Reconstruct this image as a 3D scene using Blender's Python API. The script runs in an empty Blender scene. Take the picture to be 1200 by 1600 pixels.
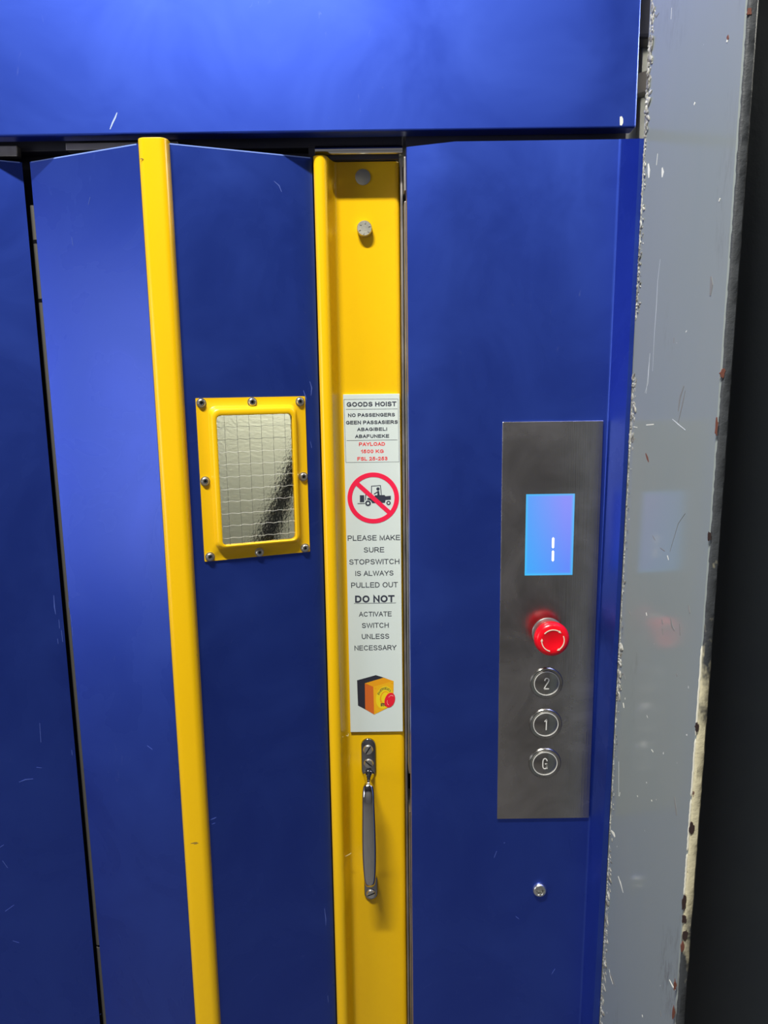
import bpy, bmesh, math, random
from mathutils import Vector, Matrix
random.seed(7)
SC = bpy.context.scene
COL = SC.collection

# ------------------------------------------------------------------ camera
# world: X right, Y into the wall, Z up; fixed side panel face lies in Y = 0
CAM = Vector((0.0, -0.825, 1.5))
F_PX = 1150.0
_D = Vector((91.0, 6700.0, F_PX)).normalized()          # "down" seen by the camera
_R = Vector((6700.0, -91.0, 0.0)).normalized()
_N = _D.cross(_R); _N = _N if _N.z > 0 else -_N
def _w(v): return Vector((v.dot(_R), v.dot(_N), -v.dot(_D)))
def at(px, py, Y):
    """photo pixel -> metric point (x, z) on the upright plane at depth Y"""
    r = _w(Vector((px - 600.0, py - 800.0, F_PX)))
    p = CAM + r * ((Y - CAM.y) / r.y)
    return p.x, p.z
cd = bpy.data.cameras.new('camera'); cam = bpy.data.objects.new('camera', cd); COL.objects.link(cam)
ax, ay, az = _w(Vector((1, 0, 0))), _w(Vector((0, -1, 0))), _w(Vector((0, 0, -1)))
M = Matrix((ax, ay, az)).transposed().to_4x4(); M.translation = CAM
cam.matrix_world = M
cd.sensor_fit = 'VERTICAL'; cd.sensor_height = 24.0; cd.lens = 24.0 * F_PX / 1600.0
cd.clip_start = 0.02
SC.camera = cam

# ------------------------------------------------------------------ light
w = bpy.data.worlds.new('world'); SC.world = w; w.use_nodes = True
w.node_tree.nodes['Background'].inputs[0].default_value = (0.66, 0.66, 0.72, 1)
w.node_tree.nodes['Background'].inputs[1].default_value = 0.05
def area(name, loc, target, sx, sy, power, color):
    l = bpy.data.lights.new(name, 'AREA'); l.shape = 'RECTANGLE'; l.size = sx; l.size_y = sy
    l.energy = power; l.color = color
    o = bpy.data.objects.new(name, l); COL.objects.link(o); o.location = loc
    o.rotation_euler = (Vector(target) - Vector(loc)).to_track_quat('-Z', 'Z').to_euler()
    return o
area('ceiling_tube_light', (-0.42, -1.02, 3.30), (-0.42, -0.85, 1.3), 0.60, 0.07, 101, (1.0, 0.97, 0.91))
area('left_fill_light', (-2.38, -0.95, 1.40), (-0.3, -0.1, 1.4), 1.1, 1.5, 23.0, (0.92, 0.95, 1.0))  # added broad fill to brighten the left-facing leaf; no window is modelled
area('lift_car_light', (-0.22, 0.62, 1.75), (-0.12, 0.90, 1.35), 0.40, 0.10, 4.2, (1.0, 0.98, 0.86))
area('shaft_light', (0.62, 0.02, 1.95), (0.33, 0.12, 1.85), 0.06, 0.20, 3.5, (1.0, 0.98, 0.88))
SC.view_settings.view_transform = 'Standard'; SC.view_settings.look = 'None'
SC.view_settings.gamma = 1.0; SC.view_settings.use_curve_mapping = False
SC.view_settings.exposure = 0.0

# ------------------------------------------------------------------ object helpers
MW = {}
def reg(o, parent, m):
    COL.objects.link(o)
    if parent is not None:
        o.parent = parent
        o.matrix_parent_inverse = MW[parent.name].inverted()
    o.matrix_basis = m
    MW[o.name] = m.copy()
    return o
def tag(o, label=None, cat=None, group=None, kind=None):
    if label: o['label'] = label
    if cat: o['category'] = cat
    if group: o['group'] = group
    if kind: o['kind'] = kind
    return o
def empty(name, loc=(0, 0, 0), parent=None, m=None):
    o = bpy.data.objects.new(name, None); o.empty_display_size = 0.02
    return reg(o, parent, m if m is not None else Matrix.Translation(loc))
def obj(name, bm, mat, parent=None, m=None, smooth=False, bevel=0.0, seg=2, sub=0, fix=True):
    if fix: bmesh.ops.recalc_face_normals(bm, faces=bm.faces)
    me = bpy.data.meshes.new(name); bm.to_mesh(me); bm.free()
    mats = mat if isinstance(mat, (list, tuple)) else [mat]
    for q in mats: me.materials.append(q)
    o = bpy.data.objects.new(name, me)
    if smooth:
        for p in me.polygons: p.use_smooth = True
    reg(o, parent, m if m is not None else Matrix.Identity(4))
    if bevel:
        b = o.modifiers.new('bevel', 'BEVEL'); b.width = bevel; b.segments = seg; b.limit_method = 'ANGLE'
        b.angle_limit = math.radians(40)
    if sub:
        s = o.modifiers.new('sub', 'SUBSURF'); s.levels = sub; s.render_levels = sub
    if smooth:
        me.set_sharp_from_angle(angle=math.radians(42))
    return o
def box(x0, x1, y0, y1, z0, z1, bm=None):
    bm = bm or bmesh.new()
    v = [bm.verts.new((x, y, z)) for x in (x0, x1) for y in (y0, y1) for z in (z0, z1)]
    for f in ((0, 1, 3, 2), (4, 6, 7, 5), (0, 4, 5, 1), (2, 3, 7, 6), (0, 2, 6, 4), (1, 5, 7, 3)):
        bm.faces.new([v[i] for i in f])
    return bm
def prism_xz(pts, y0, y1, bm=None):
    """closed outline in XZ, pushed from y0 to y1"""
    bm = bm or bmesh.new()
    a = [bm.verts.new((x, y0, z)) for x, z in pts]; b = [bm.verts.new((x, y1, z)) for x, z in pts]
    bm.faces.new(a); bm.faces.new(b[::-1]); n = len(pts)
    for i in range(n): bm.faces.new((a[i], b[i], b[(i + 1) % n], a[(i + 1) % n]))
    return bm
def prism_xy(pts, z0, z1, lean=0.0, nz=1, top=None, bm=None):
    """closed outline in XY, run from z0 up to z1; lean shifts x per metre of height (about z = 1.3)"""
    bm = bm or bmesh.new(); rows = []
    for k in range(nz + 1):
        z = z0 + (z1 - z0) * k / nz
        rows.append([bm.verts.new((x + lean * (z - 1.3), y, z if (k < nz or top is None) else top(x, y))) for x, y in pts])
    n = len(pts)
    for k in range(nz):
        for i in range(n): bm.faces.new((rows[k][i], rows[k][(i + 1) % n], rows[k + 1][(i + 1) % n], rows[k + 1][i]))
    bm.faces.new(rows[0]); bm.faces.new(rows[-1][::-1])
    return bm
def ring_prism(loops, bm=None, close=True):
    """loops: list of (list of (x,z), y) with equal counts; skinned one after the other (a frame or a dished ring)"""
    bm = bm or bmesh.new()
    R = [[bm.verts.new((x, y, z)) for x, z in p] for p, y in loops]
    n = len(R[0]); m = len(R)
    for k in range(m if close else m - 1):
        a, b = R[k], R[(k + 1) % m]
        for i in range(n): bm.faces.new((a[i], a[(i + 1) % n], b[(i + 1) % n], b[i]))
    return bm
def rrect(x0, x1, z0, z1, r, seg=6):
    r = max(r, 1e-5); out = []
    for cx, cz, a0 in ((x1 - r, z1 - r, 0), (x0 + r, z1 - r, 90), (x0 + r, z0 + r, 180), (x1 - r, z0 + r, 270)):
        for k in range(seg + 1):
            a = math.radians(a0 + 90 * k / seg); out.append((cx + r * math.cos(a), cz + r * math.sin(a)))
    return out
def circ(cx, cz, r, n=40, a0=0, a1=360, closed=True):
    k = n if closed else n + 1
    return [(cx + r * math.cos(math.radians(a0 + (a1 - a0) * i / n)), cz + r * math.sin(math.radians(a0 + (a1 - a0) * i / n))) for i in range(k)]
def lathe(prof, n=32, bm=None):
    """profile (r, y) turned about the local Y axis; toward the viewer is -y"""
    bm = bm or bmesh.new(); rows = []
    for r, y in prof:
        if r < 1e-6: rows.append([bm.verts.new((0, y, 0))])
        else: rows.append([bm.verts.new((r * math.cos(2 * math.pi * i / n), y, r * math.sin(2 * math.pi * i / n))) for i in range(n)])
    for a, b in zip(rows, rows[1:]):
        for i in range(n):
            j = (i + 1) % n
            if len(a) == 1 and len(b) == 1: continue
            if len(a) == 1: bm.faces.new((a[0], b[j], b[i]))
            elif len(b) == 1: bm.faces.new((a[i], a[j], b[0]))
            else: bm.faces.new((a[i], a[j], b[j], b[i]))
    return bm
def tube(p, r, n=8, bm=None):
    bm = bm or bmesh.new(); rows = []; p = [Vector(q) for q in p]
    for i, q in enumerate(p):
        t = (p[min(i + 1, len(p) - 1)] - p[max(i - 1, 0)]).normalized()
        a = t.cross(Vector((0, 1, 0))); a = a.normalized() if a.length > 1e-4 else Vector((1, 0, 0)); b = t.cross(a)
        rr = r[i] if isinstance(r, (list, tuple)) else r
        rows.append([bm.verts.new(q + a * rr * math.cos(2 * math.pi * k / n) + b * rr * math.sin(2 * math.pi * k / n)) for k in range(n)])
    for a, b in zip(rows, rows[1:]):
        for i in range(n): bm.faces.new((a[i], a[(i + 1) % n], b[(i + 1) % n], b[i]))
    bm.faces.new(rows[0]); bm.faces.new(rows[-1][::-1])
    return bm

# ------------------------------------------------------------------ materials
class NT:
    def __init__(s, name):
        s.m = bpy.data.materials.new(name); s.m.use_nodes = True; s.t = s.m.node_tree
        s.p = s.t.nodes['Principled BSDF']; s.out = s.t.nodes['Material Output']
        s.tc = s.t.nodes.new('ShaderNodeTexCoord')
    def n(s, typ, **k):
        o = s.t.nodes.new(typ)
        for a, b in k.items():
            if hasattr(o, a): setattr(o, a, b)
        return o
    def l(s, a, b): s.t.links.new(a, b)
    def vec(s, scale=(1, 1, 1), loc=(0, 0, 0), rot=(0, 0, 0)):
        q = s.n('ShaderNodeMapping'); q.inputs['Scale'].default_value = scale; q.inputs['Location'].default_value = loc
        q.inputs['Rotation'].default_value = rot
        s.l(s.tc.outputs['Object'], q.inputs[0]); return q.outputs[0]
    def noise(s, scale, detail=3, rough=0.5, vs=(1, 1, 1), dist=0.0, loc=(0, 0, 0), rot=(0, 0, 0)):
        q = s.n('ShaderNodeTexNoise'); q.inputs['Scale'].default_value = scale; q.inputs['Detail'].default_value = detail
        q.inputs['Roughness'].default_value = rough; q.inputs['Distortion'].default_value = dist
        s.l(s.vec(vs, loc, rot), q.inputs['Vector']); return q.outputs[0]
    def ramp(s, fac, stops):
        q = s.n('ShaderNodeValToRGB'); e = q.color_ramp.elements
        while len(e) < len(stops): e.new(0.5)
        for a, (p, c) in zip(e, stops):
            a.position = p; a.color = (c, c, c, 1) if isinstance(c, (int, float)) else (*c, 1)
        s.l(fac, q.inputs[0]); return q.outputs[0]
    def math(s, op, a, b=None):
        q = s.n('ShaderNodeMath', operation=op)
        for i, v in enumerate((a, b)):
            if v is None: continue
            if isinstance(v, (int, float)): q.inputs[i].default_value = v
            else: s.l(v, q.inputs[i])
        return q.outputs[0]
    def mix(s, fac, a, b):
        q = s.n('ShaderNodeMix', data_type='RGBA')
        for i, v in ((0, fac), (6, a), (7, b)):
            if isinstance(v, (int, float)): q.inputs[i].default_value = v
            elif isinstance(v, tuple): q.inputs[i].default_value = (*v, 1)
            else: s.l(v, q.inputs[i])
        return q.outputs[2]
    def bump(s, h, strength=0.1, dist=0.001):
        q = s.n('ShaderNodeBump'); q.inputs['Strength'].default_value = strength; q.inputs['Distance'].default_value = dist
        s.l(h, q.inputs['Height']); s.l(q.outputs[0], s.p.inputs['Normal']); return q
    def set(s, **k):
        for a, v in k.items():
            i = s.p.inputs[a.replace('_', ' ')]
            if isinstance(v, (int, float)): i.default_value = v
            elif isinstance(v, tuple): i.default_value = (*v, 1) if len(v) == 3 else v
            else: s.l(v, i)
        return s

def plain(name, col, rough=0.5, metal=0.0, spec=0.5, coat=0.0):
    q = NT(name); q.set(Base_Color=col, Roughness=rough, Metallic=metal, Coat_Weight=coat)
    q.p.inputs['Specular IOR Level'].default_value = spec
    return q.m
def blue_paint(name, rough=0.24, seed=0.0):
    q = NT(name)
    fine = q.noise(900, 2, 0.6)                                     # powder-coat orange peel
    wav = q.noise(5, 2, 0.5, vs=(1, 1, 0.5), loc=(seed, 0, 0))      # slight oil-canning of the sheet
    sm = q.noise(7, 4, 0.6, loc=(seed, 0, seed), dist=0.6)
    c = q.mix(q.ramp(sm, [(0.35, 0.0), (0.75, 1.0)]), (0.024, 0.066, 0.46), (0.034, 0.086, 0.50))
    # short scuffs left in the paint
    sc = q.noise(38, 3, 0.7, vs=(3.2, 1, 0.8), loc=(seed, 2, 0), dist=1.2, rot=(0, 0.5, 0))
    gate = q.noise(6, 2, 0.5, loc=(3 + seed, 0, 1))
    m = q.math('MULTIPLY', q.ramp(sc, [(0.66, 0.0), (0.74, 1.0)]), q.ramp(gate, [(0.52, 0.0), (0.66, 0.35)]))
    c = q.mix(m, c, (0.16, 0.22, 0.60))
    rr = q.math('ADD', q.ramp(sm, [(0.3, 0.0), (0.8, 0.10)]), rough)
    q.set(Base_Color=c, Roughness=q.math('ADD', rr, 0.17), Metallic=0.88, Coat_Weight=0.40, Coat_Roughness=rr)
    h = q.math('ADD', q.math('MULTIPLY', fine, 0.06), q.math('MULTIPLY', wav, 1.4))
    q.bump(h, 0.5, 0.0009)
    return q.m
BLUE = blue_paint('blue_powder_coat'); BLUE2 = blue_paint('blue_powder_coat_header', 0.28, 4.0)
EDGE = plain('worn_blue_edge', (0.22, 0.34, 0.85), 0.35)
def yellow_paint(name, rough=0.28, wear=0.0):
    q = NT(name)
    a = q.noise(14, 4, 0.6, vs=(1, 1, 0.25))
    c = q.mix(q.ramp(a, [(0.3, 0.0), (0.75, 1.0)]), (0.87, 0.51, 0.001), (0.91, 0.55, 0.002))
    d = q.noise(60, 3, 0.7, vs=(1, 1, 0.5))
    c = q.mix(q.ramp(d, [(0.74, 0.0), (0.78, 0.6)]), c, (0.30, 0.20, 0.03))
    q.set(Base_Color=c, Roughness=rough)
    h = q.math('ADD', q.math('MULTIPLY', q.noise(320, 2, 0.5), 0.2), q.math('MULTIPLY', q.noise(25, 3, 0.5, vs=(1, 1, 0.2)), 1.0))
    q.bump(h, 0.35, 0.0006)
    return q.m
YEL = yellow_paint('yellow_gloss_paint')
YEL2 = yellow_paint('yellow_cover_paint', 0.35)
def steel(name, col, rough, brush=(1, 1, 1), amt=0.15, mott=True):
    q = NT(name)
    b = q.noise(700, 3, 0.6, vs=brush)
    mo = q.noise(11, 4, 0.65, dist=0.8)
    f = q.ramp(mo, [(0.3, 0.74), (0.7, 1.24)])
    mul = q.n('ShaderNodeMix', data_type='RGBA', blend_type='MULTIPLY'); mul.inputs[0].default_value = 1.0
    mul.inputs[6].default_value = (*col, 1); q.l(f, mul.inputs[7])
    q.set(Base_Color=mul.outputs[2], Metallic=1.0, Roughness=q.math('ADD', q.ramp(mo, [(0.3, 0.0), (0.7, 0.08)]), rough))
    q.bump(b, amt, 0.0003)
    return q.m
PLATE = steel('brushed_steel', (0.47, 0.455, 0.445), 0.22, (1, 1, 0.012), 0.35)
BUTTON = steel('button_steel', (0.36, 0.35, 0.33), 0.22, (1, 1, 0.012), 0.12)
SCREW = steel('screw_steel', (0.72, 0.72, 0.68), 0.28, (1, 1, 1), 0.05)
GALV = steel('galvanised_steel', (0.42, 0.40, 0.38), 0.38, (1, 1, 0.1), 0.2)
CHROME = plain('chrome', (0.62, 0.62, 0.61), 0.05, 1.0); CHROMED = plain('chrome_plate', (0.36, 0.36, 0.37), 0.12, 1.0)
BOLTM = steel('zinc_bolt', (0.55, 0.54, 0.45), 0.42, (1, 1, 1), 0.3)
DARK = plain('recess_shade', (0.006, 0.006, 0.009), 0.6)  # near-black stand-in for shade in slots, sockets and gaps
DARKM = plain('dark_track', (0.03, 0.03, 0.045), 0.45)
SIGNW = plain('sign_white', (0.64, 0.72, 0.68), 0.35)
INK = plain('ink_black', (0.03, 0.035, 0.055), 0.5)
INKG = plain('ink_grey', (0.035, 0.042, 0.055), 0.5)
INKR = plain('ink_red', (0.80, 0.06, 0.06), 0.5)
PROH = plain('prohibition_red', (0.86, 0.012, 0.065), 0.45)
REDB = plain('red_plastic', (0.85, 0.002, 0.012), 0.25)
CREAM = plain('arrow_cream', (0.85, 0.70, 0.55), 0.4)
MARK = plain('engraved_light', (0.75, 0.75, 0.70), 0.35)
COLLAR = plain('grey_collar', (0.75, 0.73, 0.66), 0.3)
WIRED = plain('wire_dark', (0.03, 0.03, 0.03), 0.4)
WIREL = plain('wire_glint', (0.85, 0.85, 0.78), 0.25)  # pale colour stands in for glints along the horizontal wires
def column_paint():
    q = NT('grey_column_paint')
    a = q.noise(5, 4, 0.6, vs=(1, 1, 0.35)); b = q.noise(70, 4, 0.7, vs=(1, 1, 0.5))
    c = q.mix(q.ramp(a, [(0.3, 0.0), (0.7, 1.0)]), (0.245, 0.283, 0.276), (0.275, 0.298, 0.280))
    # dark rub marks
    g = q.noise(9, 3, 0.6, vs=(1, 1, 0.5), loc=(0.3, 2.1, 0.8)); s = q.noise(110, 3, 0.8, vs=(1, 2.2, 0.35))
    m = q.math('MULTIPLY', q.ramp(g, [(0.58, 0.0), (0.72, 1.0)]), q.ramp(s, [(0.48, 0.0), (0.62, 0.55)]))
    c = q.mix(m, c, (0.12, 0.11, 0.10))
    # pin-head chips showing pale primer
    v = q.noise(130, 1, 0.5, loc=(5, 3, 1)); c = q.mix(q.ramp(v, [(0.80, 0.0), (0.83, 0.9)]), c, (0.75, 0.76, 0.70))
    q.set(Base_Color=c, Roughness=0.13)
    h = q.math('ADD', q.math('MULTIPLY', b, 0.12), q.math('MULTIPLY', q.noise(18, 2, 0.5), 0.5)); q.bump(h, 0.2, 0.0004)
    return q.m
COLM = column_paint()
def edge_paint():
    q = NT('chipped_edge_paint')
    sx = q.n('ShaderNodeSeparateXYZ'); q.l(q.tc.outputs['Object'], sx.inputs[0])
    wob = q.math('MULTIPLY', q.math('SUBTRACT', q.noise(28, 4, 0.7, vs=(1, 1, 0.6)), 0.5), 0.55)
    zz = q.math('ADD', sx.outputs[2], wob)
    up = q.ramp(q.math('SUBTRACT', zz, 0.75), [(0.44, 0.0), (0.52, 1.0)])     # dark coat left above 1.2 m
    lo = q.ramp(q.math('SUBTRACT', zz, 0.5), [(0.42, 1.0), (0.50, 0.0)])
    c = q.mix(q.math('MAXIMUM', up, lo), (0.62, 0.57, 0.38), (0.045, 0.050, 0.055))
    ch = q.noise(75, 3, 0.7, vs=(1, 1, 0.45), loc=(1, 7, 2)); c = q.mix(q.ramp(ch, [(0.68, 0.0), (0.71, 0.9)]), c, (0.10, 0.035, 0.025))
    q.set(Base_Color=c, Roughness=0.55); q.bump(q.noise(160, 4, 0.7), 0.6, 0.0012)
    return q.m
EDGEP = edge_paint()
def lumps():
    q = NT('rough_filler'); a = q.noise(120, 4, 0.75)
    c = q.mix(q.ramp(a, [(0.36, 0.0), (0.6, 1.0)]), (0.10, 0.09, 0.07), (0.50, 0.50, 0.44))
    q.set(Base_Color=c, Roughness=0.5); q.bump(q.noise(260, 3, 0.7), 0.7, 0.001); return q.m
FILL = lumps()
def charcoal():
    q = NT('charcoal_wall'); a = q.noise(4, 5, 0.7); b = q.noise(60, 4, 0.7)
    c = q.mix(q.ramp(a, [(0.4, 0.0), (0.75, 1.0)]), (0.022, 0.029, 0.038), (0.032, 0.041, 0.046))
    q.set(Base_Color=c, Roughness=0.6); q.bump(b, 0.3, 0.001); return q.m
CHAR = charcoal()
def concrete():
    q = NT('concrete_floor'); a = q.noise(6, 6, 0.65)
    q.set(Base_Color=q.mix(a, (0.10, 0.10, 0.10), (0.22, 0.21, 0.20)), Roughness=0.7); q.bump(q.noise(80, 4, 0.6), 0.3, 0.002); return q.m
CONC = concrete()
PALE = plain('pale_shaft_sheet', (0.50, 0.50, 0.44), 0.5)
CARW = plain('lift_car_lining', (0.60, 0.60, 0.50), 0.5)
def glass():
    q = NT('hammered_wired_glass')
    q.set(Base_Color=(0.93, 0.95, 0.90), Roughness=0.10, Transmission_Weight=1.0, IOR=1.3)
    q.bump(q.noise(330, 3, 0.55), 0.55, 0.0016); return q.m
GLASS = glass()
def screen():
    q = NT('lit_display')
    sx = q.n('ShaderNodeSeparateXYZ'); q.l(q.tc.outputs['Generated'], sx.inputs[0])
    x, z = sx.outputs[0], sx.outputs[2]
    up = q.mix(q.ramp(x, [(0.0, 0.0), (0.8, 1.0)]), (0.10, 0.38, 1.0), (0.27, 0.30, 1.0))
    lo = q.mix(q.ramp(x, [(0.0, 0.0), (0.9, 1.0)]), (0.05, 0.42, 1.0), (0.13, 0.27, 1.0))
    c = q.mix(q.ramp(z, [(0.1, 0.0), (0.9, 1.0)]), lo, up)
    e = q.math('MAXIMUM', q.math('ABSOLUTE', q.math('SUBTRACT', x, 0.5)), 0.0)
    e = q.math('MAXIMUM', q.ramp(e, [(0.435, 0.0), (0.495, 1.0)]), q.ramp(q.math('ABSOLUTE', q.math('SUBTRACT', z, 0.5)), [(0.465, 0.0), (0.497, 1.0)]))
    c = q.mix(q.math('MULTIPLY', e, 0.75), c, (0.06, 0.62, 1.0))
    q.set(Base_Color=(0.01, 0.01, 0.02), Emission_Color=c, Emission_Strength=0.95, Roughness=0.3); return q.m
SCREEN = screen()
q = NT('lit_segment'); q.set(Base_Color=(0.5, 0.5, 0.5), Emission_Color=(1.0, 0.97, 0.88), Emission_Strength=1.1); SEGM = q.m

# ------------------------------------------------------------------ text
def _arc(cx, cy, rx, ry, a0, a1, n=9):
    return [(cx + rx * math.cos(math.radians(a0 + (a1 - a0) * k / n)), cy + ry * math.sin(math.radians(a0 + (a1 - a0) * k / n))) for k in range(n + 1)]
# grotesque capitals as centre lines in a box of width w and height 1: (w, lines)
GLY = {
 'A': (.80, [[(0, 0), (.40, 1), (.80, 0)], [(.14, .33), (.66, .33)]]),
 'B': (.70, [[(0, 0), (0, 1), (.40, 1)] + _arc(.42, .76, .24, .24, 90, -90) + [(0, .52)], [(.40, .52)] + _arc(.42, .26, .28, .26, 90, -90) + [(0, 0)]]),
 'C': (.80, [_arc(.42, .5, .42, .5, 42, 318, 16)]),
 'D': (.76, [[(0, 0), (0, 1), (.34, 1)] + _arc(.34, .5, .42, .5, 90, -90, 12) + [(0, 0)]]),
 'E': (.68, [[(.68, 1), (0, 1), (0, 0), (.70, 0)], [(0, .52), (.62, .52)]]),
 'F': (.64, [[(.64, 1), (0, 1), (0, 0)], [(0, .50), (.56, .50)]]),
 'G': (.84, [_arc(.42, .5, .42, .5, 42, 300, 16) + [(.84, .16), (.84, .45), (.46, .45)]]),
 'H': (.74, [[(0, 0), (0, 1)], [(.74, 0), (.74, 1)], [(0, .53), (.74, .53)]]),
 'I': (.0, [[(0, 0), (0, 1)]]),
 'K': (.74, [[(0, 0), (0, 1)], [(.70, 1), (0, .34)], [(.24, .56), (.76, 0)]]),
 'L': (.58, [[(0, 1), (0, 0), (.60, 0)]]),
 'M': (.86, [[(0, 0), (0, 1), (.43, .06), (.86, 1), (.86, 0)]]),
 'N': (.74, [[(0, 0), (0, 1), (.74, 0), (.74, 1)]]),
 'O': (.88, [_arc(.44, .5, .44, .5, 0, 360, 22)]),
 'P': (.70, [[(0, 0), (0, 1), (.42, 1)] + _arc(.42, .72, .28, .28, 90, -90) + [(0, .44)]]),
 'R': (.76, [[(0, 0), (0, 1), (.44, 1)] + _arc(.44, .74, .28, .26, 90, -90) + [(0, .48)], [(.36, .48), (.52, .34), (.78, 0)]]),
 'S': (.70, [_arc(.35, .75, .32, .25, 25, 235, 10) + [(.45, .50)] + _arc(.35, .26, .35, .26, 55, -160, 11)]),
 'T': (.76, [[(0, 1), (.76, 1)], [(.38, 1), (.38, 0)]]),
 'U': (.74, [[(0, 1), (0, .36)] + _arc(.37, .36, .37, .36, 180, 360, 12) + [(.74, 1)]]),
 'V': (.80, [[(0, 1), (.40, 0), (.80, 1)]]),
 'W': (1.20, [[(0, 1), (.30, 0), (.60, 1), (.90, 0), (1.20, 1)]]),
 'Y': (.80, [[(0, 1), (.40, .44), (.80, 1)], [(.40, .46), (.40, 0)]]),
 '0': (.58, [_arc(.29, .5, .29, .5, 0, 360, 20)]),
 '1': (.28, [[(0, .72), (.16, .82), (.28, 1), (.28, 0)]]),
 '2': (.60, [_arc(.29, .72, .28, .28, 170, -20, 9) + [(.46, .45), (0, 0), (.62, 0)]]),
 '3': (.60, [_arc(.28, .76, .26, .24, 160, -80, 9) + [(.20, .53)], [(.24, .53)] + _arc(.29, .27, .29, .27, 80, -165, 10)]),
 '5': (.60, [[(.54, 1), (.12, 1), (.04, .48)] + _arc(.28, .33, .31, .33, 130, -160, 11)]),
 '-': (.30, [[(0, .36), (.30, .36)]]),
}
def stroke_word(body, stem, gap):
    """centre lines of a word, left to right, in cap-height units"""
    pen = 0.0; out = []
    for ch in body:
        if ch == ' ': pen += 0.46; continue
        wd, ls = GLY[ch]; tight = 0.06 if ch in 'AVWYT' else 0.0
        pen -= tight
        for l in ls: out.append([(pen + a, b) for a, b in l])
        pen += wd + stem + gap - tight
    return out
def stroke_mesh(bm, line, hw, y, t=0.00015):
    P = [Vector(p) for p in line]; P = [p for i, p in enumerate(P) if i == 0 or (p - P[i - 1]).length > 2e-5]; n = len(P); closed = (P[0] - P[-1]).length < 1e-7
    L, R_ = [], []
    for i, p in enumerate(P):
        a = P[i - 1] if i else (P[-2] if closed else None); b = P[i + 1] if i < n - 1 else (P[1] if closed else None)
        d0 = (p - a).normalized() if a is not None else (b - p).normalized(); d1 = (b - p).normalized() if b is not None else d0
        m = Vector((-(d0.y + d1.y), d0.x + d1.x))
        m = m.normalized() if m.length > 1e-4 else Vector((-d0.y, d0.x)); k = hw / max(0.42, abs(m.dot(Vector((-d0.y, d0.x)))))
        q = p.copy()
        if a is None: q = p - d1 * hw * 0.98
        if b is None: q = p + d0 * hw * 0.98
        L.append(q + m * k); R_.append(q - m * k)
    f = [[bm.verts.new((v.x, y, v.y)) for v in s_] for s_ in (L, R_)]
    for i in range(n - 1): bm.faces.new((f[0][i], f[0][i + 1], f[1][i + 1], f[1][i]))
def lettering(name, body, x0, x1, z0, z1, y, mat, parent, bold=0.0, warp=None):
    H = z1 - z0; stem = 0.225 if bold else 0.15
    ls = stroke_word(body, stem * 1.15, 0.13 if bold else 0.16)
    mx = max(p[0] for l in ls for p in l); mn = min(p[0] for l in ls for p in l)
    bm = bmesh.new(); hw = stem * H * 0.5
    if warp: hw = bold
    for li, l in enumerate(ls):
        if warp: pl = [warp((a - mn) / (mx - mn), b) for a, b in l]
        else: pl = [(x0 + hw + (a - mn) / (mx - mn) * (x1 - x0 - 2 * hw), z0 + hw + b * (H - 2 * hw)) for a, b in l]
        stroke_mesh(bm, pl, hw, y - 0.000005 * (li % 3))
    return obj(name, bm, mat, parent)

# ------------------------------------------------------------------ fasteners (built about their own origin, facing -Y)
def slotted_screw(name, parent, x, y, z, r, ang, mat, h=0.0028):
    bm = lathe([(0, 0.0006), (r, 0.0006), (r, -h * 0.35), (r * 0.93, -h * 0.6), (0, -h * 0.6)], 28)
    g = r * 0.15
    for s in (1, -1):                                        # two half-round lands leave the slot between them
        a = math.asin(g / r); rr = r * 0.93
        def half(k): return [(rr * k * math.cos(t), s * rr * k * math.sin(t)) for t in [a + (math.pi - 2 * a) * i / 12 for i in range(13)]]
        lo_, hi_ = half(1.0), [(px * 0.88, s * g + (pz - s * g) * 0.88) for px, pz in half(1.0)]
        A = [bm.verts.new((px, -h * 0.6, pz)) for px, pz in lo_]; B = [bm.verts.new((px, -h, pz)) for px, pz in hi_]
        bm.faces.new(B)
        for i in range(13): bm.faces.new((A[i], A[(i + 1) % 13], B[(i + 1) % 13], B[i]))
    nf = len(bm.faces); box(-r * 0.90, r * 0.90, -h * 0.64, -h * 0.5, -g * 1.02, g * 1.02, bm); bm.faces.ensure_lookup_table()
    for f in bm.faces[nf:]: f.material_index = 1                # slot floor coloured dark to stand in for its shade
    return obj(name, bm, [mat, DARK], parent, Matrix.Translation((x, y, z)) @ Matrix.Rotation(math.radians(ang), 4, 'Y'))
def socket_screw(name, parent, m, r, h, mat, lobes=0, floor=None):
    n = 36
    bm = bmesh.new()
    def star(k):
        if not lobes: return [(k * r * 0.42 * math.cos(2 * math.pi * i / n), k * r * 0.42 * math.sin(2 * math.pi * i / n)) for i in range(n)]
        return [(k * r * (0.46 + 0.10 * math.cos(lobes * 2 * math.pi * i / n)) * math.cos(2 * math.pi * i / n),
                 k * r * (0.46 + 0.10 * math.cos(lobes * 2 * math.pi * i / n)) * math.sin(2 * math.pi * i / n)) for i in range(n)]
    C_ = lambda k: circ(0, 0, r * k, n)
    ring_prism([(C_(1.0), 0.0004), (C_(1.0), -h * 0.45), (C_(0.92), -h * 0.8), (C_(0.75), -h), (star(1.05), -h), (star(1.0), -h * 0.95), (star(0.95), -h * 0.25)], bm, close=False)
    bm.verts.ensure_lookup_table()
    bf = bm.faces.new(bm.verts[6 * n:7 * n]); bf.material_index = 1  # default dark floor colour stands in for shade inside the socket
    return obj(name, bm, [mat, floor or DARK], parent, m, smooth=True)

# ================================================================== SETTING
obj_floor = obj('floor', box(-2.4, 2.4, -3.1, 2.0, -0.05, 0.0), CONC); tag(obj_floor, 'grey concrete floor below the hoist door', None, None, 'structure')
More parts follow.
